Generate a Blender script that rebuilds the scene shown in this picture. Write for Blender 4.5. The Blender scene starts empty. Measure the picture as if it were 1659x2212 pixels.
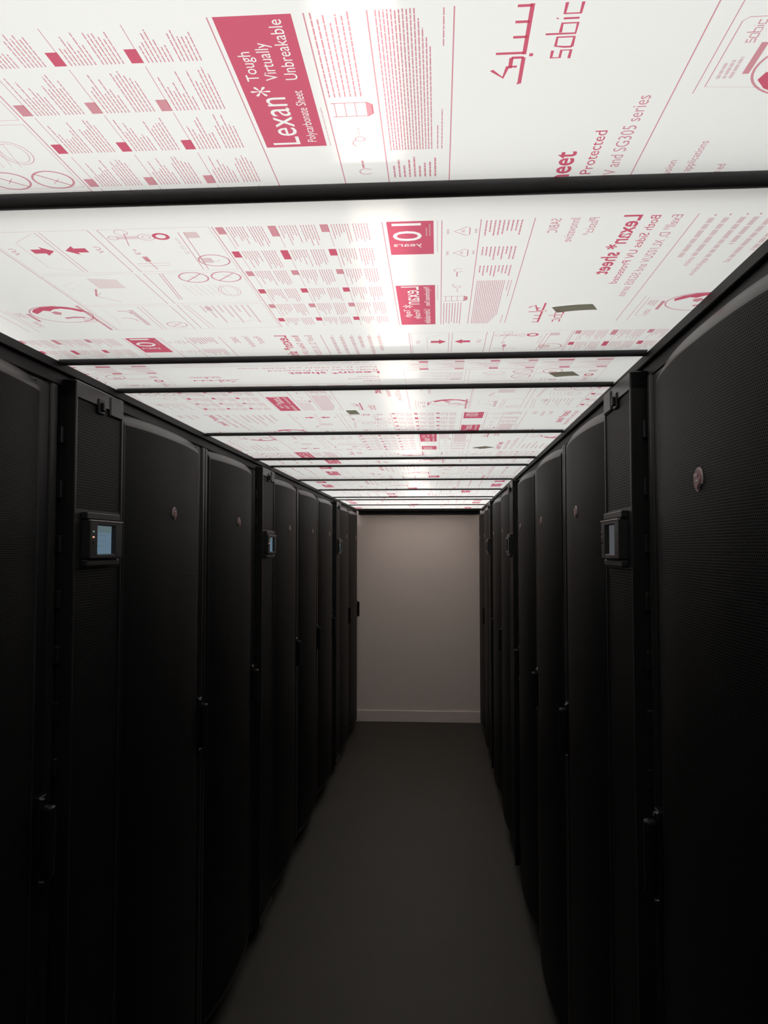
import bpy, bmesh, math, random
from mathutils import Vector, Matrix
random.seed(7)
PI = math.pi
S = bpy.context.scene
COL = S.collection

# ------------------------------------------------------------------ camera
F_PX = 1717.0
YAW = math.atan(116.5 / 1719)
PITCH = math.atan(80 / 1717)
cam_d = bpy.data.cameras.new('camera')
cam_d.sensor_fit = 'VERTICAL'
cam_d.sensor_height = 24.0
cam_d.sensor_width = 18.0
cam_d.lens = 24.0 * F_PX / 2212
cam_d.clip_start = 0.02
cam = bpy.data.objects.new('camera', cam_d)
cam.location = (0, 0, 1.69)
cam.rotation_euler = (PI / 2 + PITCH, 0, YAW)
COL.objects.link(cam)
S.camera = cam

# ------------------------------------------------------------------ render look
S.view_settings.view_transform = 'Standard'
S.view_settings.look = 'None'
S.view_settings.gamma = 1.0
S.view_settings.use_curve_mapping = False
S.view_settings.exposure = 0.0
cy = S.cycles
cy.use_denoising = True
cy.max_bounces = 8
cy.diffuse_bounces = 5
cy.glossy_bounces = 4
cy.transmission_bounces = 6
cy.transparent_max_bounces = 16
cy.sample_clamp_indirect = 4.0
cy.caustics_reflective = True
cy.caustics_refractive = True

W = bpy.data.worlds.new('world')
S.world = W
W.use_nodes = True
W.node_tree.nodes['Background'].inputs[0].default_value = (0.9, 0.95, 1, 1)
W.node_tree.nodes['Background'].inputs[1].default_value = 0.0

# ------------------------------------------------------------------ lamps of the room above the aisle, plus added side lights
LAMP_X, LAMP_Z = -0.175, 3.06
LAMPS = [(-0.5, 2.6, 20), (2.3, 2.2, 14), (4.8, 2.2, 14), (7.0, 0.8, 11)]
def area(name, x, y, z, sx, sy, power, col=(1.0, 0.965, 0.92)):
    l = bpy.data.lights.new(name, 'AREA')
    l.shape = 'RECTANGLE'; l.size = sx; l.size_y = sy
    l.energy = power; l.color = col
    o = bpy.data.objects.new(name, l)
    o.location = (x, y, z)
    COL.objects.link(o)
    return o
for i, (y, ln, pw) in enumerate(LAMPS):
    area('ceiling_lamp_or_fill', LAMP_X, y + ln / 2, LAMP_Z, 0.16, ln, pw * 1.0)
# added cool-white side lights, unseen, placed to vary the panels' brightness
for y, pw in ((-0.6, 25), (3.0, 12.5), (6.1, 24)):
    area('ceiling_lamp_or_fill', -1.75, y, LAMP_Z, 0.3, 1.8, pw, (0.95, 0.98, 1.0))
    area('ceiling_lamp_or_fill', 1.25, y, LAMP_Z, 0.3, 1.8, pw, (0.95, 0.98, 1.0))

# ------------------------------------------------------------------ materials
def mat(name):
    m = bpy.data.materials.new(name); m.use_nodes = True
    nt = m.node_tree
    for n in list(nt.nodes): nt.nodes.remove(n)
    out = nt.nodes.new('ShaderNodeOutputMaterial')
    return m, nt, out
def N(nt, kind, **kw):
    n = nt.nodes.new(kind)
    for k, v in kw.items():
        setattr(n, k, v)
    return n
def principled(name, col, rough=0.5, metal=0.0, spec=0.5, noise=None, bump=None):
    m, nt, out = mat(name)
    p = N(nt, 'ShaderNodeBsdfPrincipled')
    p.inputs['Base Color'].default_value = (*col, 1)
    p.inputs['Roughness'].default_value = rough
    p.inputs['Metallic'].default_value = metal
    p.inputs['Specular IOR Level'].default_value = spec
    nt.links.new(p.outputs[0], out.inputs[0])
    if noise or bump:
        tc = N(nt, 'ShaderNodeTexCoord')
        nz = N(nt, 'ShaderNodeTexNoise')
        nz.inputs['Scale'].default_value = (noise or bump)[0]
        nz.inputs['Detail'].default_value = 4
        nt.links.new(tc.outputs['Object'], nz.inputs['Vector'])
        if noise:
            mx = N(nt, 'ShaderNodeMix', data_type='RGBA')
            a = noise[1]
            mx.inputs[6].default_value = (*[c * (1 - a) for c in col], 1)
            mx.inputs[7].default_value = (*[min(1, c * (1 + a)) for c in col], 1)
            nt.links.new(nz.outputs[0], mx.inputs[0])
            nt.links.new(mx.outputs[2], p.inputs['Base Color'])
        if bump:
            b = N(nt, 'ShaderNodeBump')
            b.inputs['Strength'].default_value = bump[1]
            b.inputs['Distance'].default_value = 0.001
            nt.links.new(nz.outputs[0], b.inputs['Height'])
            nt.links.new(b.outputs[0], p.inputs['Normal'])
    return m

M_BLACK = principled('black_powder_coat', (0.006, 0.0058, 0.0056), 0.42, noise=(600, 0.15))
M_EDGE = principled('black_painted_steel', (0.009, 0.0088, 0.0085), 0.34, noise=(500, 0.12))
M_CAP = principled('black_satin_border_lit', (0.035, 0.033, 0.031), 0.38)  # top border made lighter: the panel light it catches is in the colour
M_BODY = principled('black_cabinet_steel', (0.006, 0.006, 0.006), 0.5, noise=(400, 0.15))
M_PLASTIC = principled('black_plastic', (0.005, 0.005, 0.0055), 0.4, spec=0.3)
M_BEZEL = principled('charcoal_plastic', (0.011, 0.011, 0.0115), 0.4)
M_BAR = principled('black_bar_coating', (0.006, 0.006, 0.0065), 0.6, noise=(300, 0.1))
M_CROSS = principled('charcoal_with_glare', (0.38, 0.375, 0.38), 0.5, noise=(300, 0.1))  # charcoal made far lighter, veiling glare put into the colour
M_RUBBER = principled('black_rubber', (0.008, 0.008, 0.008), 0.7)
M_CHROME = principled('chrome', (0.7, 0.7, 0.7), 0.15, metal=1)
M_BADGE = principled('badge_red', (0.17, 0.05, 0.055), 0.35)
M_BADGE2 = principled('badge_silver', (0.36, 0.32, 0.31), 0.35, metal=0.0)
M_WALL = principled('beige_wall_paint', (0.84, 0.725, 0.655), 0.75, noise=(3, 0.03), bump=(180, 0.15))
M_BASE = principled('baseboard_paint', (0.84, 0.745, 0.68), 0.5)
M_ROOM = principled('room_white_paint', (0.75, 0.75, 0.74), 0.8, noise=(5, 0.02))
def tape_material():
    m, nt, out = mat('grey_duct_tape')
    t = N(nt, 'ShaderNodeBsdfTranslucent'); t.inputs[0].default_value = (0.55, 0.54, 0.47, 1)
    d = N(nt, 'ShaderNodeBsdfDiffuse'); d.inputs[0].default_value = (0.45, 0.44, 0.39, 1)
    mx = N(nt, 'ShaderNodeMixShader'); mx.inputs[0].default_value = 0.2
    nt.links.new(t.outputs[0], mx.inputs[1]); nt.links.new(d.outputs[0], mx.inputs[2]); nt.links.new(mx.outputs[0], out.inputs[0])
    return m
M_TAPE = tape_material()

# raised floor, grey speckled tile
def floor_material():
    m, nt, out = mat('grey_floor_tile')
    p = N(nt, 'ShaderNodeBsdfPrincipled')
    p.inputs['Roughness'].default_value = 0.6
    tc = N(nt, 'ShaderNodeTexCoord')
    nz = N(nt, 'ShaderNodeTexNoise'); nz.inputs['Scale'].default_value = 260; nz.inputs['Detail'].default_value = 3
    n2 = N(nt, 'ShaderNodeTexNoise'); n2.inputs['Scale'].default_value = 3; n2.inputs['Detail'].default_value = 5
    nt.links.new(tc.outputs['Object'], nz.inputs['Vector']); nt.links.new(tc.outputs['Object'], n2.inputs['Vector'])
    r = N(nt, 'ShaderNodeValToRGB')
    r.color_ramp.elements[0].position = 0.3; r.color_ramp.elements[0].color = (0.035, 0.031, 0.025, 1)
    r.color_ramp.elements[1].position = 0.7; r.color_ramp.elements[1].color = (0.054, 0.047, 0.036, 1)
    nt.links.new(nz.outputs[0], r.inputs[0])
    mx = N(nt, 'ShaderNodeMix', data_type='RGBA', blend_type='MULTIPLY')
    mx.inputs[0].default_value = 0.3
    nt.links.new(r.outputs[0], mx.inputs[6]); nt.links.new(n2.outputs[0], mx.inputs[7])
    nt.links.new(mx.outputs[2], p.inputs['Base Color'])
    nt.links.new(p.outputs[0], out.inputs[0])
    return m
M_FLOOR = floor_material()

# perforated steel: hexagonally packed round holes, in the sheet's own coordinates
def perforated(name, pitch, hole, sheet, dark, rough):
    m, nt, out = mat(name)
    L = nt.links.new
    def math_(op, a, b=None, v=None):
        n = N(nt, 'ShaderNodeMath', operation=op)
        for i, x in enumerate((a, b)):
            if x is None: continue
            if isinstance(x, (int, float)): n.inputs[i].default_value = x
            else: L(x, n.inputs[i])
        return n.outputs[0]
    tc = N(nt, 'ShaderNodeTexCoord'); sp = N(nt, 'ShaderNodeSeparateXYZ')
    L(tc.outputs['Object'], sp.inputs[0])
    x = math_('DIVIDE', sp.outputs[0], pitch)
    z = math_('DIVIDE', sp.outputs[2], pitch * 0.866)
    row = math_('FLOOR', z)
    odd = math_('MODULO', row, 2.0)
    x2 = math_('ADD', x, math_('MULTIPLY', odd, 0.5))
    fx = math_('SUBTRACT', math_('FRACT', x2), 0.5)
    fz = math_('MULTIPLY', math_('SUBTRACT', math_('FRACT', z), 0.5), 0.866)
    d = math_('SQRT', math_('ADD', math_('MULTIPLY', fx, fx), math_('MULTIPLY', fz, fz)))
    mr = N(nt, 'ShaderNodeMapRange'); mr.interpolation_type = 'SMOOTHSTEP'
    mr.inputs['From Min'].default_value = hole - 0.05; mr.inputs['From Max'].default_value = hole + 0.05
    L(d, mr.inputs['Value'])
    p = N(nt, 'ShaderNodeBsdfPrincipled')
    mx = N(nt, 'ShaderNodeMix', data_type='RGBA')
    mx.inputs[6].default_value = (*dark, 1); mx.inputs[7].default_value = (*sheet, 1)
    L(mr.outputs[0], mx.inputs[0]); L(mx.outputs[2], p.inputs['Base Color'])
    sp2 = math_('ADD', math_('MULTIPLY', mr.outputs[0], 0.16), 0.04)
    L(sp2, p.inputs['Specular IOR Level'])
    p.inputs['Roughness'].default_value = rough
    b = N(nt, 'ShaderNodeBump'); b.inputs['Distance'].default_value = 0.0012; b.inputs['Strength'].default_value = 0.35
    L(mr.outputs[0], b.inputs['Height']); L(b.outputs[0], p.inputs['Normal'])
    L(p.outputs[0], out.inputs[0])
    return m
M_PERF = perforated('perforated_steel', 0.0048, 0.34, (0.0036, 0.0035, 0.0034), (0.0012, 0.0012, 0.0012), 0.5)
M_PERF2 = perforated('perforated_grille', 0.0070, 0.34, (0.0048, 0.0046, 0.0045), (0.0012, 0.0012, 0.0012), 0.5)

# opal polycarbonate: diffusing sheet with a soft forward-scattering lobe
def panel_material():
    m, nt, out = mat('opal_polycarbonate')
    t = N(nt, 'ShaderNodeBsdfTranslucent'); t.inputs[0].default_value = (0.86, 0.87, 0.86, 1)
    d = N(nt, 'ShaderNodeBsdfDiffuse'); d.inputs[0].default_value = (0.55, 0.55, 0.54, 1)
    r = N(nt, 'ShaderNodeBsdfRefraction')
    r.inputs[0].default_value = (1.0, 0.93, 0.84, 1); r.inputs['Roughness'].default_value = 0.30; r.inputs['IOR'].default_value = 1.12
    g = N(nt, 'ShaderNodeBsdfGlossy'); g.inputs[0].default_value = (1, 1, 1, 1); g.inputs['Roughness'].default_value = 0.25
    m1 = N(nt, 'ShaderNodeMixShader'); m1.inputs[0].default_value = 0.30
    m2 = N(nt, 'ShaderNodeMixShader'); m2.inputs[0].default_value = 0.034
    m3 = N(nt, 'ShaderNodeMixShader'); m3.inputs[0].default_value = 0.03
    nt.links.new(t.outputs[0], m1.inputs[1]); nt.links.new(d.outputs[0], m1.inputs[2])
    nt.links.new(m1.outputs[0], m2.inputs[1]); nt.links.new(r.outputs[0], m2.inputs[2])
    nt.links.new(m2.outputs[0], m3.inputs[1]); nt.links.new(g.outputs[0], m3.inputs[2])
    nt.links.new(m3.outputs[0], out.inputs[0])
    return m
M_PANEL = panel_material()
def clear_material(name, col):
    m, nt, out = mat(name)
    t = N(nt, 'ShaderNodeBsdfTransparent'); t.inputs[0].default_value = (*col, 1)
    nt.links.new(t.outputs[0], out.inputs[0])
    return m
M_CLEAR = clear_material('clear_polycarbonate_face', (0.97, 0.97, 0.97))
M_INK = clear_material('crimson_ink', (0.70, 0.14, 0.22))
M_INK_MID = clear_material('thin_crimson_ink', (0.74, 0.34, 0.40))
M_INK_PALE = clear_material('pale_pink_ink', (0.84, 0.66, 0.68))
def emission(name, col, power, grid=False):
    m, nt, out = mat(name)
    e = N(nt, 'ShaderNodeEmission'); e.inputs[0].default_value = (*col, 1); e.inputs[1].default_value = power
    nt.links.new(e.outputs[0], out.inputs[0])
    return m
M_SCREEN_L = emission('lit_blue_screen', (0.42, 0.66, 0.88), 0.26)
M_SCREEN_TOP = emission('screen_header', (0.42, 0.60, 0.66), 0.24)
M_SCREEN_R = emission('lit_grey_screen', (0.66, 0.69, 0.76), 0.12)
M_LED = emission('orange_led', (1.0, 0.55, 0.35), 0.9)
M_LED2 = emission('green_led', (0.45, 0.7, 0.5), 0.35)

# ------------------------------------------------------------------ object helpers
def obj(name, bm, m, parent=None, smooth=False):
    me = bpy.data.meshes.new(name)
    bm.normal_update()
    bm.to_mesh(me); bm.free()
    for mm in (m if isinstance(m, (list, tuple)) else [m]):
        me.materials.append(mm)
    if smooth:
        for p in me.polygons: p.use_smooth = True
    o = bpy.data.objects.new(name, me)
    COL.objects.link(o)
    if parent is not None: o.parent = parent
    return o
def thing(name, label, cat, loc=(0, 0, 0), rz=0.0, group=None):
    o = bpy.data.objects.new(name, None)
    o.empty_display_size = 0.1
    COL.objects.link(o)
    o.location = loc; o.rotation_euler = (0, 0, rz)
    tag(o, label, cat, group)
    return o
def tag(o, label, cat, group=None):
    o['label'] = label; o['category'] = cat
    if group: o['group'] = group
    return o
def struct(name, bm, m, smooth=False):
    o = obj(name, bm, m, None, smooth); o['kind'] = 'structure'
    return o
def box(bm, x0, x1, y0, y1, z0, z1, bevel=0.0, mi=0, seg=1):
    vs = [bm.verts.new((x, y, z)) for z in (z0, z1) for y in (y0, y1) for x in (x0, x1)]
    fs = []
    for idx in ((0, 2, 3, 1), (4, 5, 7, 6), (0, 1, 5, 4), (2, 6, 7, 3), (0, 4, 6, 2), (1, 3, 7, 5)):
        f = bm.faces.new([vs[i] for i in idx]); f.material_index = mi; fs.append(f)
    if bevel > 0:
        es = list({e for f in fs for e in f.edges})
        bmesh.ops.bevel(bm, geom=es, offset=bevel, segments=seg, affect='EDGES', profile=0.5, material=mi)
    return bm
def cyl(bm, c, r, h, axis='Z', n=20, r2=None, mi=0):
    r2 = r if r2 is None else r2
    M = {'Z': Matrix.Identity(4), 'Y': Matrix.Rotation(-PI / 2, 4, 'X'), 'X': Matrix.Rotation(PI / 2, 4, 'Y')}[axis]
    ret = bmesh.ops.create_cone(bm, cap_ends=True, segments=n, radius1=r, radius2=r2, depth=h,
                                matrix=Matrix.Translation(c) @ M)
    for v in ret['verts']:
        for f in v.link_faces: f.material_index = mi
    return bm
def NB(): return bmesh.new()

# ------------------------------------------------------------------ dimensions
XL, XR = -0.79, 0.415            # frame planes of the two rows
Y0 = 0.852                       # centre of the first crossbar
BARS = [Y0 + d for d in (0, .75, 1.05, 1.8, 2.55, 2.85, 3.6, 4.35, 5.1, 5.4, 6.15)]
YEND = Y0 + 6.9
YWALL = 7.86
ZBAR, ZPAN = 2.077, 2.083
YB = -0.55                       # where the added light-blocking panels end, behind the camera

# ------------------------------------------------------------------ the room
bm = NB(); box(bm, -2.4, 2.1, YB - .6, YWALL + .12, -0.06, 0.0); struct('floor', bm, M_FLOOR)
bm = NB(); box(bm, -2.4, 2.1, YWALL, YWALL + .12, 0.0, 3.2); struct('wall_back', bm, M_WALL)
bm = NB(); box(bm, -2.4, -2.3, YB - .6, YWALL, 0.0, 3.2); struct('wall_left', bm, M_ROOM)
bm = NB(); box(bm, 2.0, 2.1, YB - .6, YWALL, 0.0, 3.2); struct('wall_right', bm, M_ROOM)
bm = NB(); box(bm, -2.3, 2.0, YB - .6, YB - .5, 0.0, 3.2); struct('wall_front', bm, M_ROOM)
bm = NB(); box(bm, -2.3, 2.0, YB - .5, YWALL, 3.1, 3.2); struct('ceiling', bm, M_ROOM)
bm = NB()
box(bm, -1.9, 1.6, YWALL - 0.014, YWALL, 0.0, 0.112, 0.004)
struct('baseboard_back', bm, M_BASE)
# unseen black panels added behind the camera to block light spill
bm = NB(); box(bm, -0.83, 0.46, YB - .04, YB, 0.0, 2.08, 0.004); struct('spill_block_end', bm, M_BODY)
bm = NB(); box(bm, -0.86, -0.80, YB, Y0 - .002, 0.0, 2.08, 0.003); struct('spill_block_left', bm, M_BODY)
bm = NB(); box(bm, 0.425, 0.485, YB, Y0 - .002, 0.0, 2.08, 0.003); struct('spill_block_right', bm, M_BODY)

# ------------------------------------------------------------------ aisle roof: side rails and crossbars
def rail(x_in, side, label):
    bm = NB()
    s = side                                   # -1 left, +1 right
    def b(a, c, z0, z1, bev=.0015):
        xa, xb = sorted((x_in + s * a, x_in + s * c))
        box(bm, xa, xb, YB, YEND, z0, z1, bev)
    b(0.0, 0.060, 2.062, 2.081)                # bearing flange under the sheets
    b(0.010, 0.016, 2.036, 2.063)              # hanging web
    b(0.016, 0.060, 2.050, 2.063)
    b(0.056, 0.068, 2.050, 2.125)              # outer upstand
    o = obj('roof_rail', bm, M_BAR)
    tag(o, label, 'rail')
rail(-0.785, -1, 'long black roof rail running above the left row of racks')
rail(0.415, 1, 'long black roof rail running above the right row of racks')
BAR_LABELS = [
    'widest-looking black crossbar, nearest the camera, between the first two roof sheets',
    'black crossbar on the near side of the first narrow roof sheet',
    'black crossbar on the far side of the first narrow roof sheet',
    'black crossbar past the sheet with the dark square tape, fourth from the camera',
    'black crossbar on the near side of the second narrow roof sheet',
    'black crossbar on the far side of the second narrow roof sheet',
    'thin black crossbar, seventh from the camera, one sheet past the second narrow sheet',
    'thin black crossbar, eighth from the camera, two sheets past the second narrow sheet',
    'thin black crossbar on the near side of the farthest narrow roof sheet',
    'thin black crossbar on the far side of the farthest narrow roof sheet',
    'thin black crossbar nearest the end wall, before the last roof sheet']
bar_me = None
for y, lb in zip(BARS, BAR_LABELS):
    if bar_me is None:
        bm = NB()
        n = 8                                  # underside crowned to catch panel light
        prof = [(-0.019 + 0.038 * i / n, 0.0075 * (2 * i / n - 1) ** 2) for i in range(n + 1)] + [(0.019, 0.010), (-0.019, 0.010)]
        A = [bm.verts.new((-0.784, y_, z_)) for y_, z_ in prof]; B = [bm.verts.new((0.414, y_, z_)) for y_, z_ in prof]
        for i in range(len(prof)):
            j = (i + 1) % len(prof)
            f = bm.faces.new((A[i], A[j], B[j], B[i])); f.smooth = i < n
        bm.faces.new(A[::-1]); bm.faces.new(B)
        box(bm, -0.784, 0.414, -0.006, 0.006, 0.008, 0.042, 0.001)
        box(bm, -0.784, 0.414, -0.015, 0.015, 0.042, 0.047, 0.001)
        o = obj('roof_crossbar', bm, M_CROSS); bar_me = o.data
    else:
        o = bpy.data.objects.new('roof_crossbar', bar_me); COL.objects.link(o)
    o.location = (0, y, ZBAR - 0.002)
    tag(o, lb, 'crossbar', 'black crossbars of the aisle roof')
bm = NB()
box(bm, -0.784, 0.414, YEND - .01, YEND + .10, 2.062, 2.07, .001)
box(bm, -0.784, 0.414, YEND + .085, YEND + .10, 2.03, 2.125, .001)
box(bm, -0.784, 0.414, YEND - .03, YEND - .01, 2.07, 2.125, .001)
tag(obj('roof_end_rail', bm, M_BAR), 'black end rail of the aisle roof against the beige wall', 'rail')

# ------------------------------------------------------------------ print on the protective film of the sheets
# A master layout in (s, t): t runs along the words, s runs from line to line.
PER_S, PER_T, SH = 1.026, 0.487, 0.513
INK, MID, PALE = 0, 1, 2
master = []                                    # (list of (s,t) polygons' points, faces, ink, detail)
def quad(s0, s1, t0, t1, ink=MID, det=1):
    master.append(([(s0, t0), (s1, t0), (s1, t1), (s0, t1)], [(0, 1, 2, 3)], ink, det))
def line(pts, wd=0.0008, ink=MID, det=1, closed=False):
    if closed: pts = list(pts) + [pts[0]]
    V, Fc = [], []
    n = len(pts)
    for i in range(n):
        a = Vector(pts[max(0, i - 1)]); b = Vector(pts[min(n - 1, i + 1)])
        if closed and i in (0, n - 1):
            a = Vector(pts[n - 2]); b = Vector(pts[1])
        d = (b - a)
        if d.length < 1e-9: d = Vector((1, 0))
        d.normalize(); nn = Vector((-d.y, d.x)) * wd / 2
        p = Vector(pts[i])
        V += [tuple(p + nn), tuple(p - nn)]
        if i: Fc.append((2 * i - 2, 2 * i - 1, 2 * i + 1, 2 * i))
    master.append((V, Fc, ink, det))
def ring(s, t, r, wd=0.0015, ink=MID, det=1, a0=0, a1=2 * PI, n=28, rt=None):
    rt = r if rt is None else rt
    pts = [(s + r * math.cos(a0 + (a1 - a0) * i / n), t + rt * math.sin(a0 + (a1 - a0) * i / n)) for i in range(n + 1)]
    line(pts, wd, ink, det)
def blob(pts, ink=INK, det=1):
    master.append((list(pts), [tuple(range(len(pts)))], ink, det))
def textline(s, t0, t1, th=0.0017, ink=MID, det=2):
    t = t0
    while t < t1 - 0.001:
        w = random.uniform(0.004, 0.011)
        quad(s, s + th, t, min(t + w, t1), ink, det)
        t += w + 0.0009
_fc = {}
def font_splines(txt):
    """outlines of a line of text as bezier splines, with its size"""
    if txt in _fc: return _fc[txt]
    cu = bpy.data.curves.new('txt', 'FONT'); cu.body = txt; cu.resolution_u = 3
    o = bpy.data.objects.new('txt', cu); COL.objects.link(o)
    bpy.context.view_layer.objects.active = o
    for x in bpy.context.selected_objects: x.select_set(False)
    o.select_set(True)
    bpy.ops.object.convert(target='CURVE')
    o = bpy.context.view_layer.objects.active
    sp = []
    for s in o.data.splines:
        sp.append([(tuple(b.co[:2]), tuple(b.handle_left[:2]), tuple(b.handle_right[:2])) for b in s.bezier_points])
    bpy.data.objects.remove(o)
    xs = [b[0][0] for s in sp for b in s]
    r = (sp, min(xs), max(xs))
    _fc[txt] = r
    return r
CAP = 0.70
def fill_curves(splines, off=0.0):
    cu = bpy.data.curves.new('fill', 'CURVE'); cu.dimensions = '2D'; cu.fill_mode = 'BOTH'; cu.resolution_u = 3; cu.offset = off
    for pts in splines:
        s = cu.splines.new('BEZIER'); s.bezier_points.add(len(pts) - 1); s.use_cyclic_u = True
        for bp, (c, l, r) in zip(s.bezier_points, pts):
            bp.handle_left_type = bp.handle_right_type = 'FREE'
            bp.co = (*c, 0); bp.handle_left = (*l, 0); bp.handle_right = (*r, 0)
    o = bpy.data.objects.new('fill', cu); COL.objects.link(o)
    dg = bpy.context.evaluated_depsgraph_get()
    me = bpy.data.meshes.new_from_object(o.evaluated_get(dg))
    V = [tuple(v.co[:2]) for v in me.vertices]; Fc = [tuple(p.vertices) for p in me.polygons]
    bpy.data.objects.remove(o); bpy.data.meshes.remove(me)
    return V, Fc
def placed(txt, s_base, t0, t1, cap, bold=0, rot=False, s_end=None):
    sp, x0, x1 = font_splines(txt)
    k = (t1 - t0) / (x1 - x0); c = cap / CAP
    out = []
    for s in sp:
        o2 = []
        for b in s:
            q = []
            for (gx, gy) in b:
                if not rot: q.append((s_base - gy * c, t0 + (gx - x0) * k))
                else: q.append((s_base - (gx - x0) * k, t0 - gy * c))   # words along -s, letter tops towards -t
            o2.append(tuple(q))
        out.append(o2)
    return out
def text(txt, s_base, t0, t1, cap, ink=INK, det=1, off=0.0):
    V, Fc = fill_curves(placed(txt, s_base, t0, t1, cap), off)
    master.append((V, Fc, ink, det))
def rect_spline(s0, s1, t0, t1):
    c = [(s0, t0), (s1, t0), (s1, t1), (s0, t1)]
    return [(p, p, p) for p in c]
def red_box(s0, s1, t0, t1, words, det=0):
    spl = [rect_spline(s0, s1, t0, t1)]
    for w in words: spl += w
    V, Fc = fill_curves(spl)
    master.append((V, Fc, INK, det))

# rules between the fields
for s in (-0.065, 0.006, 0.052, 0.115, 0.302, 0.462, -0.270):
    line([(s, 0.0), (s, 0.433)], 0.0011, MID, 0)
# "10 years" flag
red_box(-0.060, -0.004, 0, 0.106, [placed('10', -0.019, 0.006, 0.060, 0.036), placed('years', -0.019, 0.078, 0.078 + 0.036, 0.012, rot=True)])
for i in range(2): textline(-0.0135 + i * .004, 0.010, 0.055 - .01 * i, 0.0016, PALE)
# product flag
red_box(-0.061, -0.003, 0.229, 0.433, [
    placed('Lexan*', -0.0275, 0.234, 0.337, 0.0265), placed('Polycarbonate Sheet', -0.0115, 0.238, 0.329, 0.0085),
    placed('Tough', -0.0435, 0.346, 0.388, 0.0105), placed('Virtually', -0.0280, 0.346, 0.399, 0.0105),
    placed('Unbreakable', -0.0117, 0.346, 0.427, 0.0105)])
textline(0.000, 0.229, 0.30, 0.0012, PALE); textline(0.000, 0.0, 0.10, 0.0012, PALE)
# recycling marks, quality marks, test tube
for t in (0.034, 0.105):
    line([(0.021, t), (0.036, t - .013), (0.040, t - .010), (0.040, t + .010), (0.036, t + .013)], 0.0013, MID, 1, True)
    textline(0.030, t - .004, t + .004, 0.004, PALE); textline(0.012, t - .007, t + .007, 0.003, PALE); textline(0.046, t - .007, t + .006, 0.003, PALE)
ring(0.030, 0.170, 0.0065, 0.001, MID, 1, 0.6, 5.6); textline(0.027, 0.178, 0.195, 0.002, MID, 1)
ring(0.030, 0.232, 0.0075, 0.001, MID, 1, 2.2, 4.1); ring(0.030, 0.240, 0.0045, 0.001, MID, 1); textline(0.029, 0.248, 0.262, 0.002, PALE, 1)
line([(0.010, 0.283), (0.042, 0.283), (0.046, 0.287), (0.046, 0.302), (0.042, 0.306), (0.010, 0.306)], 0.0013, MID, 1)
blob([(0.042, 0.283), (0.0465, 0.287), (0.0465, 0.302), (0.042, 0.306), (0.0405, 0.306), (0.0405, 0.283)], MID)
for s in (0.013, 0.022, 0.031): line([(s, 0.283), (s, 0.306)], 0.0008, MID, 2)
for i, e in enumerate((.433, .425, .430, .42, .43, .428, .433)): textline(0.010 + i * 0.0045, 0.316, e, 0.0013)
# small print block
for i in range(15): textline(0.0575 + i * 0.0028, 0.215, 0.433 - (0.0 if i < 11 else .012 * (i - 10)), 0.0011)
textline(0.1025, 0.215, 0.262, 0.001); textline(0.1065, 0.215, 0.290, 0.001); textline(0.107, 0.385, 0.433, 0.001)
for g, t in enumerate((0.0, 0.082, 0.150)):
    for i in range(9): textline(0.058 + i * 0.0052, t + .004, t + random.uniform(.030, .052), 0.0018)
# names
text('SABIC', 0.146, 0.004, 0.046, 0.012, MID); text('Innovative', 0.168, 0.004, 0.076, 0.012, MID); text("Plastics*", 0.190, 0.004, 0.056, 0.012, MID)
text('Lexan* sheet', 0.238, 0.0, 0.199, 0.021, INK, 0, 0.0006)
text('Both Sides UV Protected', 0.260, 0.002, 0.240, 0.0115, INK, 0)
text('Exell* D, XL102UV and SG305 series', 0.285, 0.002, 0.300, 0.0125, MID, 0)
for sb, e in ((0.324, 0.140), (0.341, 0.136), (0.360, 0.142), (0.375, 0.098), (0.392, 0.146), (0.410, 0.120)):
    line([(sb - .002, 0.004), (sb - .002, 0.008)], 0.002, MID, 2)
    t = 0.014
    while t < e:
        w_ = random.uniform(0.012, 0.026)
        quad(sb - .0065, sb, t, min(t + w_, e), PALE, 1); t += w_ + 0.003
text('usion', 0.341, 0.141, 0.173, 0.0085, MID); text('applications', 0.360, 0.146, 0.212, 0.0085, MID); text('ed', 0.392, 0.149, 0.161, 0.0085, MID)
# the maker's double logo (arabic over latin), drawn as strokes
def lg(cx, cy):                                # tracing grid -> (s,t)
    return cx, cy
def strokes(lst, s0, t0, k, wd, ink=INK, det=1):
    for st in lst: line([(s0 + a * k, t0 + b * k) for a, b in st], wd, ink, det)
AR = [[(0, 100), (0, 62), (0, 40)], [(-20, 98), (0, 98)], [(-20, 80), (0, 80)], [(-20, 62), (0, 62)], [(-42, 42), (0, 42)],
      [(-18, 36), (0, 36)], [(0, 36), (0, 0), (-4, 0)], [(-18, 36), (-18, 22)], [(-8, 24), (-22, 24), (-27, 9), (-46, 20)]]
LA = [[(33, 0), (33, 16), (22, 16), (22, 2), (12, 2), (12, 16)], [(33, 22), (33, 40), (14, 40), (14, 24), (24, 22), (33, 22)],
      [(0, 46), (33, 46), (33, 64), (16, 64), (16, 48)], [(16, 72), (33, 72)], [(9, 72), (10, 73)], [(16, 98), (16, 80), (33, 80), (33, 98)]]
strokes([[(a * .5, b) for a, b in st] for st in AR], 0.1705, 0.327, 0.00105, 0.0032)
strokes([[(a * .93, b) for a, b in st] for st in LA], 0.184, 0.361, 0.00072, 0.0024)
quad(0.1745, 0.1775, 0.366, 0.370, INK)
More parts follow.
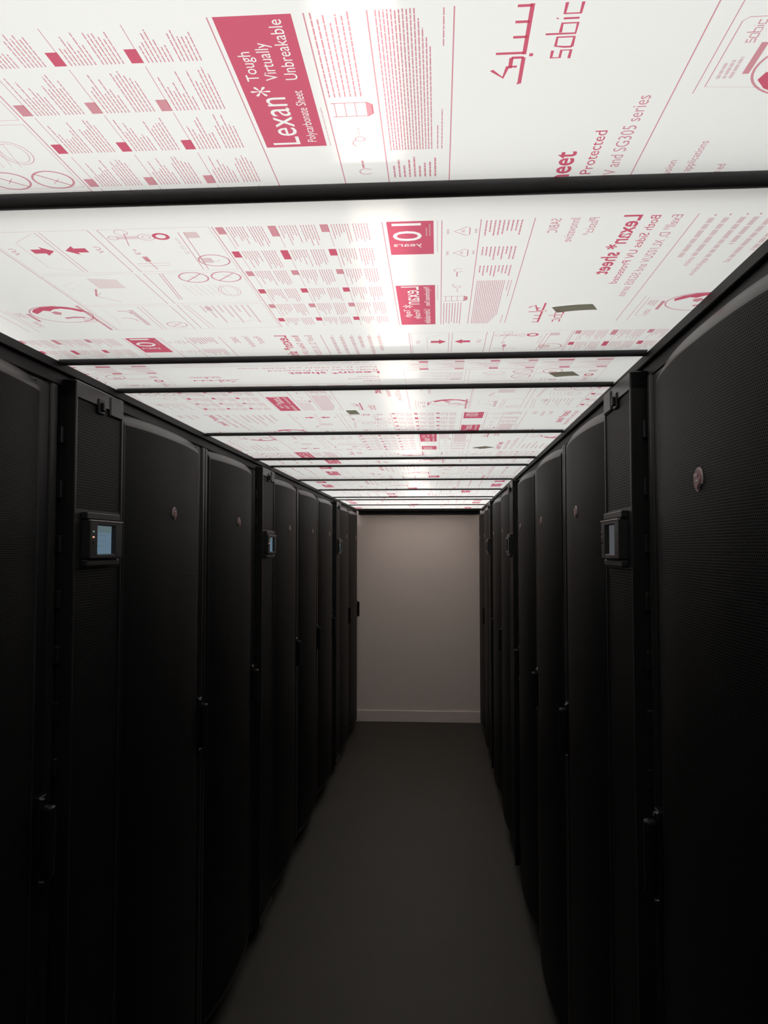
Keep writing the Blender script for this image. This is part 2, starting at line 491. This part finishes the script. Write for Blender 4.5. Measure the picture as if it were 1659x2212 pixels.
# picture of film label with globe
line([(0.319, 0.30), (0.319, 0.433)], 0.0008, MID, 1)
line([(0.326, 0.31), (0.326, 0.40), (0.330, 0.405), (0.345, 0.405)], 0.0008, MID, 1); line([(0.326, 0.31), (0.452, 0.30)], 0.0006, PALE, 1)
for i in range(3): textline(0.331 + i * .005, 0.322, 0.345 + i * .004, 0.003, PALE, 1)
quad(0.350, 0.3555, 0.328, 0.372, MID, 0)
strokes([[(a, b) for a, b in st] for st in LA], 0.334, 0.372, 0.0003, 0.0012, MID)
ring(0.408, 0.335, 0.050, 0.0022, MID, 0, n=40, rt=0.045)
blob([(0.366, 0.318), (0.376, 0.304), (0.392, 0.294), (0.412, 0.291), (0.432, 0.296), (0.448, 0.308), (0.455, 0.324), (0.446, 0.322), (0.436, 0.310),
      (0.422, 0.303), (0.408, 0.306), (0.398, 0.316), (0.388, 0.312), (0.378, 0.322), (0.369, 0.330)], INK, 0)
blob([(0.396, 0.322), (0.406, 0.317), (0.413, 0.325), (0.406, 0.337), (0.398, 0.333)], MID, 1)
blob([(0.404, 0.352), (0.424, 0.347), (0.440, 0.350), (0.438, 0.356), (0.418, 0.356), (0.405, 0.360)], MID, 1)
for i in range(6): line([(0.436 + i * .004, 0.352), (0.428 + i * .004, 0.382)], 0.0009, MID, 2)
textline(0.4505, 0.290, 0.430, 0.0055, MID, 1)
# pictogram frames
for (a, b) in ((0.0, 0.146), (0.154, 0.290), (0.298, 0.433)):
    for (c, d) in ((-0.560, -0.424), (-0.412, -0.274)):
        line([(c, a), (d, a), (d, b), (c, b)], 0.0007, MID, 1, True)
for (a, b) in ((0.0, 0.146), (0.154, 0.290), (0.298, 0.433)):
    line([(-0.424, a), (-0.424, b)], 0.0009, MID, 0); line([(-0.412, a), (-0.412, b)], 0.0009, MID, 0)
# two arrows pressing on a sheet
text('UV', -0.545, 0.052, 0.074, 0.008, MID); text('UV', -0.432, 0.052, 0.074, 0.008, MID)
blob([(-0.525, 0.056), (-0.510, 0.056), (-0.510, 0.048), (-0.496, 0.063), (-0.510, 0.078), (-0.510, 0.070), (-0.525, 0.070)], INK, 0)
blob([(-0.452, 0.056), (-0.467, 0.056), (-0.467, 0.048), (-0.481, 0.063), (-0.467, 0.078), (-0.467, 0.070), (-0.452, 0.070)], INK, 0)
line([(-0.492, 0.004), (-0.492, 0.142)], 0.0009, MID, 1); line([(-0.486, 0.004), (-0.486, 0.142)], 0.0009, MID, 1)
line([(-0.497, 0.006), (-0.532, 0.034), (-0.532, 0.120), (-0.497, 0.140)], 0.0005, MID, 1)
# halftone block and bent sheet
for i in range(12): quad(-0.500 + i * .0034, -0.500 + i * .0034 + .0022, 0.168 + .0006 * i, 0.212, PALE, 1)
line([(-0.507, 0.232), (-0.520, 0.246), (-0.492, 0.276)], 0.0012, MID, 1); line([(-0.507, 0.214), (-0.520, 0.246)], 0.003, MID, 1)
for i in range(6):
    ring(-0.548 + .006 * i, 0.19 + .012 * (i % 3), 0.006, 0.0006, PALE, 2, i, i + 2.2)
# hand with sheet, prohibited
ring(-0.447, 0.405, 0.0165, 0.0016, MID, 1); line([(-0.458, 0.417), (-0.436, 0.393)], 0.0014, MID, 1); line([(-0.455, 0.394), (-0.439, 0.416)], 0.0010, MID, 1)
for s in (-0.478, -0.471): line([(s, 0.302), (s - .004, 0.430)], 0.0009, MID, 1)
quad(-0.500, -0.492, 0.318, 0.405, PALE, 1); ring(-0.513, 0.335, 0.012, 0.0022, MID, 1, 4.2, 6.6); ring(-0.520, 0.375, 0.014, 0.0018, MID, 1, 4.2, 6.6)
line([(-0.540, 0.31), (-0.538, 0.36), (-0.545, 0.40)], 0.0007, PALE, 1)
# screw, washers, spacing sketch
line([(-0.404, 0.026), (-0.372, 0.026)], 0.0006, MID, 1)
for i in range(12): line([(-0.397 + i * .0024, 0.021), (-0.3955 + i * .0024, 0.031)], 0.0008, MID, 2)
ring(-0.402, 0.026, 0.006, 0.001, MID, 1); ring(-0.360, 0.026, 0.010, 0.0009, MID, 1); ring(-0.360, 0.026, 0.005, 0.0009, MID, 1)
ring(-0.341, 0.025, 0.0085, 0.0045, INK, 0)
ring(-0.386, 0.010, 0.008, 0.0009, MID, 1); line([(-0.383, 0.012), (-0.392, 0.052)], 0.0011, MID, 1)
text('+3', -0.387, 0.062, 0.082, 0.007, MID); quad(-0.390, -0.383, 0.090, 0.108, MID, 1)
line([(-0.405, 0.115), (-0.362, 0.115), (-0.362, 0.124), (-0.405, 0.124)], 0.0008, MID, 1, True); line([(-0.387, 0.10), (-0.385, 0.138)], 0.0012, MID, 1)
line([(-0.316, 0.014), (-0.322, 0.142)], 0.0010, MID, 1); line([(-0.309, 0.014), (-0.315, 0.142)], 0.0010, MID, 1)
quad(-0.309, -0.293, 0.014, 0.032, PALE, 1); quad(-0.315, -0.300, 0.100, 0.118, PALE, 1)
text('mm 05 5F', -0.322, 0.032, 0.086, 0.006, PALE)
ring(-0.298, 0.110, 0.0205, 0.0022, MID, 0)
line([(-0.304, 0.104), (-0.296, 0.116), (-0.290, 0.108)], 0.0008, MID, 1)
# two prohibition signs and a saw
for s in (-0.346, -0.299):
    ring(s, 0.174, 0.0205, 0.0024, MID, 0); line([(s - .014, 0.189), (s + .014, 0.159)], 0.0018, MID, 0)
line([(-0.302, 0.165), (-0.292, 0.176)], 0.0008, MID, 1); line([(-0.350, 0.168), (-0.341, 0.180)], 0.0008, MID, 1)
line([(-0.390, 0.156), (-0.398, 0.270)], 0.0011, MID, 1); line([(-0.386, 0.156), (-0.394, 0.270)], 0.0011, MID, 1)
ring(-0.310, 0.235, 0.016, 0.0008, MID, 1, rt=0.024); ring(-0.310, 0.235, 0.012, 0.0006, MID, 1, rt=0.020)
for i in range(7): line([(-0.372 + i * .009, 0.205 + .003 * (i % 2)), (-0.366 + i * .009, 0.255)], 0.0008, PALE, 1)
# cleaning
for i in range(9): textline(-0.378 + i * .0095, 0.304, 0.34 + .03 * (i % 3), 0.003, PALE, 1)
quad(-0.372, -0.362, 0.308, 0.330, PALE, 1)
line([(-0.402, 0.30), (-0.396, 0.43)], 0.0008, MID, 1); line([(-0.396, 0.30), (-0.388, 0.43)], 0.0008, MID, 1)
line([(-0.35, 0.39), (-0.33, 0.40), (-0.31, 0.385), (-0.29, 0.40)], 0.0010, PALE, 1)
# language columns
ROWS = (0.008, 0.086, 0.160, 0.237, 0.310, 0.385)
for ri, t in enumerate(ROWS):
    tl = min(0.068, 0.433 - t)
    for ci, s in enumerate((-0.262, -0.198, -0.135)):
        hl = (0.018, 0.027, 0.019)[ci] if ri < 2 else 0.016
        quad(s - .0050, s + .0050, t - .006, t - .006 + hl * 1.2, INK if ri % 2 else MID, 0)
        line([(s + .0042, t), (s + .0042, t - .004 + tl)], 0.0006, MID, 1)
        top = [random.uniform(.35, .62), .5, .95, .7, .45, .6, .85]
        random.shuffle(top)
        for i in range(7):
            textline(s + .0085 + i * 0.0033, t - .006, t - .006 + tl * top[i] * .95, 0.0010)
        for i in range(6):
            textline(s + .0345 + i * 0.0033, t - .006, t - .006 + tl * random.uniform(.62, .97), 0.0010)

KP = (ZPAN - 1.69) / (ZBAR - 1.69)             # sheet lies just above the crossbar undersides
def print_mesh(y0, y1, fn, parent, detail, rows):
    """the film print of one sheet, clipped to the sheet"""
    bm = NB()
    X0, X1 = -0.80, 0.43
    for r in rows:
        for k in (-2, -1, 0, 1, 2):
            ds = k * PER_S + (r % 2) * SH; dt = r * PER_T
            for V, Fc, ink, det in master:
                if det > detail: continue
                P = [fn(s + ds, t + dt) for s, t in V]
                P = [(x * KP, y * KP) for x, y in P]
                if max(p[0] for p in P) < X0 or min(p[0] for p in P) > X1: continue
                if max(p[1] for p in P) < y0 or min(p[1] for p in P) > y1: continue
                vs = [bm.verts.new((x, y, 0)) for x, y in P]
                for f in Fc:
                    try:
                        ff = bm.faces.new([vs[i] for i in f]); ff.material_index = ink
                    except ValueError:
                        pass
    for co, no in (((X0, 0, 0), (-1, 0, 0)), ((X1, 0, 0), (1, 0, 0)), ((0, y0, 0), (0, -1, 0)), ((0, y1, 0), (0, 1, 0))):
        bmesh.ops.bisect_plane(bm, geom=bm.verts[:] + bm.edges[:] + bm.faces[:], plane_co=co, plane_no=no, clear_outer=True)
    loc = parent.location
    bmesh.ops.translate(bm, verts=bm.verts, vec=(-loc.x, -loc.y, ZPAN - 0.0006 - loc.z))
    o = obj('printed_film', bm, [M_INK, M_INK_MID, M_INK_PALE], parent)
    return o
P_EDGES = [YB] + BARS + [YEND]
FN = {
    0: (lambda s, t: (s - 0.102, 0.551 + (0.433 - t) * 0.925), (-1, 0, 1)),
    1: (lambda s, t: (s, 0.921 + t), (0, 1)),
    2: (lambda s, t: (-0.127 - t, 1.945 - s), (-2, -1, 0, 1, 2)),
    3: (lambda s, t: (s - 0.377, 1.754 + t), (0, 1)),
    4: (lambda s, t: (s, 3.080 - t), (-2, -1, 0)),
    5: (lambda s, t: (s - 0.43, 3.127 + t), (0, 1)),
    6: (lambda s, t: (s - 0.50, 3.690 + t), (-1, 0, 1)),
    7: (lambda s, t: (s - 0.64, 4.500 + t), (-1, 0, 1)),
    8: (lambda s, t: (s + 0.22, 5.020 + t), (0, 1, 2)),
    9: (lambda s, t: (-0.1 - t, 6.4 - s), (-2, -1, 0, 1, 2)),
    10: (lambda s, t: (s + 0.35, 6.30 + t), (-1, 0, 1)),
    11: (lambda s, t: (s - 0.20, 7.30 - t), (-1, 0, 1)),
}
P_LABELS = [
    'white translucent roof sheet overhead, nearest the camera, with readable crimson product flag',
    'white translucent roof sheet with mirrored print, between the two nearest wide-spaced crossbars',
    'first narrow white roof sheet, printed with upside-down words, above the nearest cooling units',
    'white printed roof sheet past the first narrow sheet, dark square tape near its middle',
    'white printed roof sheet on the near side of the second narrow sheet',
    'second narrow white roof sheet, above the middle cooling unit of the left row',
    'white printed roof sheet just past the second narrow sheet',
    'thin-looking white roof sheet, two sheets past the second narrow sheet',
    'thin-looking white roof sheet, three sheets past the second narrow sheet',
    'farthest narrow white roof sheet, a bright sliver near the end wall',
    'white roof sheet just past the farthest narrow sheet, last but one before the wall',
    'last white roof sheet, touching the end rail at the beige wall']
for i in range(12):
    a, b = P_EDGES[i] + 0.008, P_EDGES[i + 1] - 0.008
    if i == 0: a = P_EDGES[0]
    if i == 11: b = YEND - 0.012
    bm = NB()
    box(bm, -0.838, 0.468, a, b, ZPAN, ZPAN + 0.004)
    for f in bm.faces:
        f.material_index = 0 if f.calc_center_median().z < ZPAN + 1e-4 else 1
    bmesh.ops.recalc_face_normals(bm, faces=bm.faces[:])
    cx, cyy = -0.185, (a + b) / 2
    bmesh.ops.translate(bm, verts=bm.verts, vec=(-cx, -cyy, -ZPAN))
    t = thing('roof_sheet', P_LABELS[i], 'roof panel', (cx, cyy, ZPAN), 0, 'printed translucent sheets of the aisle roof')
    obj('sheet', bm, [M_PANEL, M_CLEAR], t)
    fn, rows = FN[i]
    y_lo = 0.45 if i == 0 else a
    print_mesh(y_lo, b, fn, t, 2 if i <= 4 else 1, rows)

# bits of grey tape stuck under the sheets
def tape(p, curl, label):
    bm = NB()
    n = 8
    (ax, ay), (bx, by), wd = p
    d = Vector((bx - ax, by - ay)); L = d.length; d.normalize(); nn = Vector((-d.y, d.x)) * wd / 2
    rows_ = []
    for i in range(n + 1):
        f = i / n
        c = Vector((ax, ay)) + d * L * f
        drop = curl * f ** 2
        rows_.append([bm.verts.new((c.x + s * nn.x, c.y + s * nn.y, -0.0012 - drop - th)) for th in (0, 0.0009) for s in (-1, 1)])
    for i in range(n):
        A, B = rows_[i], rows_[i + 1]
        for q in ((0, 1), (1, 3), (3, 2), (2, 0)):
            bm.faces.new((A[q[0]], A[q[1]], B[q[1]], B[q[0]]))
    bm.faces.new((rows_[0][0], rows_[0][2], rows_[0][3], rows_[0][1])); bm.faces.new((rows_[-1][0], rows_[-1][1], rows_[-1][3], rows_[-1][2]))
    bmesh.ops.recalc_face_normals(bm, faces=bm.faces[:])
    o = obj('tape_strip', bm, M_TAPE); o.location = (0, 0, ZPAN)
    tag(o, label, 'tape', 'bits of grey tape under the roof sheets')
tape(((0.189 * KP, 1.302), (0.248 * KP, 1.276), 0.030), 0.004, 'long grey-olive strip of tape beside the crimson two-script logo on the mirrored sheet')
tape(((0.254 * KP, 1.795), (0.302 * KP, 1.770), 0.046), 0.003, 'dark grey tape patch on the right part of the first narrow sheet')
tape(((-0.253 * KP, 2.252), (-0.224 * KP, 2.250), 0.062), 0.0, 'dark square tape patch near the middle of the fourth sheet')
tape(((0.150 * KP, 3.09), (0.197 * KP, 3.045), 0.050), 0.001, 'small dark tape patch right of centre, farthest along the roof')

# ------------------------------------------------------------------ server racks
RW = 0.75
PEAK = 0.029
def rack_parts(w, hs):
    """meshes of a rack: origin at floor centre of the door frame plane, front towards -y, handle on side hs"""
    P = []
    hw = w / 2 - 0.0015
    zt, zb = 2.035, 0.080
    bm = NB()
    box(bm, -hw, hw, 0.030, 1.05, 0.055, 2.028, 0.003)
    P.append(('cabinet', bm, M_BODY, 0))
    def bx(bm, a, b, *r_, **k):                            # x measured towards the handle side
        x0, x1 = sorted((hs * a, hs * b)); box(bm, x0, x1, *r_, **k)
    bm = NB()                                              # door frame: posts and rails
    bx(bm, -hw, -hw + .030, 0.0, 0.026, zb, zt, 0.007, seg=3)
    bx(bm, hw - .028, hw, 0.0, 0.026, zb, zt, 0.007, seg=3)
    bx(bm, -hw + .024, hw - .024, 0.008, 0.026, zt - 0.03, zt - .002, 0.002)
    bx(bm, -hw + .024, hw - .024, 0.006, 0.026, zb, zb + 0.03, 0.002)
    P.append(('door', bm, M_EDGE, 0))
    bm = NB()                                              # recessed strip that carries the handle
    bx(bm, hw - .084, hw - .027, 0.006, 0.024, zb + .004, zt - .006, 0.001)
    P.append(('handle_strip', bm, M_PLASTIC, 1))
    # bowed perforated sheet with plain, sloping border
    bm = NB()
    ua, ub = -hw + 0.031, hw - 0.082
    um, half = (ua + ub) / 2, (ub - ua) / 2
    end = 0.003
    bow = lambda u: end + (PEAK - end) * (1 - abs((u - um) / half) ** 2.5)
    n = 36
    z1, z2 = zb + .006, zt - .002
    levels = [(z1, 0.010), (z1 + .014, 0.0), (z1 + .03, 0.0), (z2 - .031, 0.0), (z2 - .027, 0.0), (z2 - .004, 0.013), (z2, 0.018)]
    us = sorted([ua + 2 * half * i / n for i in range(n + 1)] + [ua + .010, ub - .010])
    grid = [[bm.verts.new((hs * u, -(bow(u) - back), z)) for u in us] for z, back in levels]
    for j in range(len(levels) - 1):
        for i in range(len(us) - 1):
            f = bm.faces.new((grid[j][i], grid[j][i + 1], grid[j + 1][i + 1], grid[j + 1][i]))
            f.material_index = 0 if (j == 2 and 0 < i < len(us) - 2) else (2 if j >= 3 else 1)
            f.smooth = True
    for i in (0, len(us) - 1):
        prev = None
        for j, (z, back) in enumerate(levels):
            v = bm.verts.new((hs * us[i], 0.019, z))
            if prev is not None:
                f = bm.faces.new((grid[j - 1][i], grid[j][i], v, prev)); f.material_index = 1
            prev = v
    for j in (0, len(levels) - 1):
        bk = [bm.verts.new((hs * u, 0.020, levels[j][0])) for u in us]
        for i in range(len(us) - 1):
            f = bm.faces.new((grid[j][i], grid[j][i + 1], bk[i + 1], bk[i])); f.material_index = 1
    bmesh.ops.recalc_face_normals(bm, faces=bm.faces[:])
    P.append(('perforated_panel', bm, [M_PERF, M_BLACK, M_CAP], 1))
    hx = hw - 0.046                                        # swing handle
    bm = NB()
    bx(bm, hx - .016, hx + .016, -0.006, 0.008, 1.022, 1.200, 0.002)
    bx(bm, hx - .012, hx + .012, -0.030, -0.004, 1.040, 1.182, 0.008, seg=3)
    P.append(('handle', bm, M_PLASTIC, 1))
    for z, r_ in ((1.191, .0050), (1.031, .0035)):
        bm = NB(); cyl(bm, (hs * hx, -0.007, z), r_, 0.008, 'Y', 16)
        P.append(('lock', bm, M_CHROME, 1))
    # round badge: red disc in a pale rim with pale bars, lower corner notched
    bm = NB()
    def disc(r, y0, y1, mi):
        R_ = [(r * math.cos(2 * PI * i / 40), r * math.sin(2 * PI * i / 40)) for i in range(40)]
        R_ = [(x, z) if not (hs * x < -0.001 and z < -0.55 * r) else (x * .75, z * .72) for x, z in R_]
        A = [bm.verts.new((x, y0, z)) for x, z in R_]; B = [bm.verts.new((x * .95, y1, z * .95)) for x, z in R_]
        for i in range(40):
            f = bm.faces.new((A[i], A[(i + 1) % 40], B[(i + 1) % 40], B[i])); f.material_index = mi
        for q in (B, A[::-1]):
            f = bm.faces.new(q); f.material_index = mi
    disc(0.0185, 0.0, -0.003, 1)
    disc(0.0158, -0.003, -0.0045, 0)
    box(bm, -0.011, 0.005, -0.0055, -0.0042, 0.0045, 0.0085, mi=1)
    box(bm, -0.003, 0.010, -0.0055, -0.0042, -0.0035, -0.0008, mi=1)
    bmesh.ops.translate(bm, verts=bm.verts, vec=(hs * um, -PEAK + .001, 1.793))
    bmesh.ops.recalc_face_normals(bm, faces=bm.faces[:])
    P.append(('badge', bm, [M_BADGE, M_BADGE2], 1))
    return P
def foot_mesh(x, y):
    bm = NB()
    cyl(bm, (x, y, 0.006), 0.022, 0.012, 'Z', 16)
    cyl(bm, (x, y, 0.034), 0.007, 0.046, 'Z', 10)
    return bm
def make_rack(w, hs, label, loc, rz):
    t = thing('server_rack', label, 'server rack', loc, rz, 'black server racks along the aisle')
    door = None
    for nm, bm, m, lvl in rack_parts(w, hs):
        o = obj(nm, bm, m, door if lvl else t)
        if nm == 'door': door = o
        if nm == 'lock': o['label'] = 'chrome lock button'
        if nm == 'badge': o['label'] = 'small round red badge'
    for x in (-w / 2 + .06, w / 2 - .06):
        for y in (0.09, 0.98):
            obj('foot', foot_mesh(x, y), M_RUBBER, t)
    return t
def copy_tree(o, parent=None):
    c = o.copy(); COL.objects.link(c)
    if parent is not None: c.parent = parent
    for ch in list(o.children): copy_tree(ch, c)
    return c

def slot_y(d0, w): return Y0 + d0 + w / 2
RACKS_L = [(0.0, 'tall black rack with bowed mesh door, nearest the camera in the left row'),
           (1.05, 'black rack in the left row, just past the nearest cooling unit there'),
           (1.80, 'black rack in the left row, just before its second cooling unit'),
           (2.85, 'black rack in the left row, just past its second cooling unit'),
           (3.60, 'middle one of the three black racks between the second and third cooling units, left row'),
           (4.35, 'black rack in the left row, just before its farthest cooling unit'),
           (5.40, 'black rack in the left row, just past its farthest cooling unit'),
           (6.15, 'farthest black rack of the left row, its handle outlined against the beige wall')]
RACKS_R = [(0.0, 'tall black rack with round badge on its mesh door, nearest the camera, right row'),
           (1.05, 'black rack in the right row, just past the nearest cooling unit there'),
           (1.80, 'middle one of the three black racks between the first two cooling units, right row'),
           (2.55, 'black rack in the right row, just before its second cooling unit'),
           (3.60, 'black rack in the right row, just past its second cooling unit'),
           (4.35, 'black rack in the right row, just before its farthest cooling unit'),
           (5.40, 'black rack in the right row, just past its farthest cooling unit'),
           (6.15, 'farthest black rack of the right row, touching the beige end wall side')]
for rowx, rz, hs, lst in ((XL, PI / 2, 1, RACKS_L), (XR, -PI / 2, -1, RACKS_R)):
    proto = None
    for d0, lb in lst:
        loc = (rowx, slot_y(d0, RW), 0)
        if hs < 0 and d0 > 6:                              # the last door of this row opens the other way
            make_rack(RW, 1, lb, loc, rz)
        elif proto is None:
            proto = make_rack(RW, hs, lb, loc, rz)
        else:
            c = copy_tree(proto)
            c.location = loc; c.rotation_euler = (0, 0, rz)
            c['label'] = lb

# ------------------------------------------------------------------ narrow in-row cooling units
CW = 0.30
def make_cooler(label, loc, rz, screen_mat):
    t = thing('cooling_unit', label, 'cooling unit', loc, rz, 'narrow cooling units between the racks')
    fr = -0.026                                            # front skin
    hw = CW / 2 - 0.0015
    bm = NB(); box(bm, -hw, hw, 0.012, 1.05, 0.05, 2.046, 0.003)
    obj('cabinet', bm, M_BODY, t)
    bm = NB()                                              # front frame
    w = 0.127
    box(bm, -w, -w + .009, fr, 0.012, 0.075, 2.05, 0.002)
    box(bm, w - .009, w, fr, 0.012, 0.075, 2.05, 0.002)
    box(bm, -w, w, fr, 0.012, 2.012, 2.051, 0.003)
    box(bm, -w, w, fr, 0.012, 0.075, 0.11, 0.003)
    door = obj('door', bm, M_EDGE, t)
    for z0, z1 in ((1.775, 2.013), (0.109, 1.650)):
        bm = NB()
        box(bm, -w + .008, w - .008, fr + .003, fr + .006, z0, z1)
        obj('perforated_panel', bm, M_PERF2, door)
    bm = NB()
    box(bm, -w + .008, w - .008, fr + .002, 0.0, 1.649, 1.776)
    obj('blank_plate', bm, M_BLACK, door)
    bm = NB()                                              # latch with shadowed notch
    box(bm, -0.020, 0.014, fr - .003, fr + .004, 1.996, 2.030, 0.002)
    box(bm, -0.008, 0.004, fr - .009, fr, 2.002, 2.022, 0.002)
    obj('latch', bm, M_PLASTIC, door)
    bm = NB()
    box(bm, 0.045 if loc[0] < 0 else -0.118, 0.118 if loc[0] < 0 else -0.045, fr - .003, fr + .004, 2.000, 2.046, 0.003)
    obj('name_plate', bm, M_BEZEL, door)
    for sx in (-1, 1):                                     # hinge blocks in the side channels
        for k in range(8):
            bm = NB()
            z = 1.93 - k * 0.115
            xa, xb = sorted((sx * 0.131, sx * 0.144))
            box(bm, xa, xb, -0.004, 0.013, z - .018, z + .018, 0.0015)
            obj('hinge', bm, M_EDGE, t)
    # control display
    bm = NB()
    box(bm, -0.090, 0.088, fr - .012, fr + .003, 1.755, 1.770, 0.002)          # upper cap
    box(bm, -0.090, 0.088, fr - .012, fr + .003, 1.652, 1.667, 0.003)          # lower cap
    y1, y0 = fr - .018, fr + .003
    box(bm, -0.088, -0.050, y1, y0, 1.669, 1.752, 0.002)
    box(bm, 0.046, 0.086, y1, y0, 1.669, 1.752, 0.002)
    box(bm, -0.052, 0.048, y1, y0, 1.742, 1.752, 0.002)
    box(bm, -0.052, 0.048, y1, y0, 1.669, 1.679, 0.002)
    dis = obj('display', bm, M_BEZEL, t)
    bm = NB(); box(bm, -0.088, 0.086, y1 - .002, y1 + .004, 1.7505, 1.7535, 0.0008)
    rdg = obj('trim_line', bm, M_BADGE2, dis); rdg['label'] = 'bright metal line above the screen'
    bm = NB()
    box(bm, -0.051, 0.047, fr - .008, fr, 1.678, 1.743, mi=0)
    for f in bm.faces: f.material_index = 0
    if loc[0] < 0:
        box(bm, -0.050, 0.046, fr - .0085, fr - .0079, 1.727, 1.742, mi=1)
        for zz in (1.720, 1.708, 1.696):
            box(bm, -0.044, 0.020, fr - .0085, fr - .0079, zz, zz + .0015, mi=1)
    sc = obj('screen', bm, [screen_mat, M_SCREEN_TOP], dis)
    for k, z in enumerate((1.728, 1.716, 1.704)):
        bm = NB(); cyl(bm, (-0.074, y1 - .001, z), 0.0018, 0.003, 'Y', 10)
        lo = obj('indicator_light', bm, (M_LED2, M_LED, M_PLASTIC)[k] if loc[0] < 0 else (M_BADGE2, M_BADGE2, M_PLASTIC)[k], dis)
    for x in (-0.10, 0.10):
        for y in (0.08, 0.98):
            bm = NB(); cyl(bm, (x, y, 0.025), 0.018, 0.05, 'Z', 14); obj('foot', bm, M_RUBBER, t)
    return t
COOL = [(XL, PI / 2, [(0.75, 'narrow cooling unit with lit blue screen, nearest the camera in the left row'),
                      (2.55, 'second narrow cooling unit of the left row, with a slim lit screen'),
                      (5.10, 'farthest narrow cooling unit of the left row')], M_SCREEN_L),
        (XR, -PI / 2, [(0.75, 'narrow cooling unit with grey lit screen, nearest the camera in the right row'),
                       (3.30, 'second narrow cooling unit of the right row'),
                       (5.10, 'farthest narrow cooling unit of the right row')], M_SCREEN_R)]
for rowx, rz, lst, sm in COOL:
    first = None
    for d0, lb in lst:
        loc = (rowx, slot_y(d0, CW), 0)
        if first is None: first = make_cooler(lb, loc, rz, sm)
        else:
            c = copy_tree(first); c.location = loc; c.rotation_euler = (0, 0, rz); c['label'] = lb
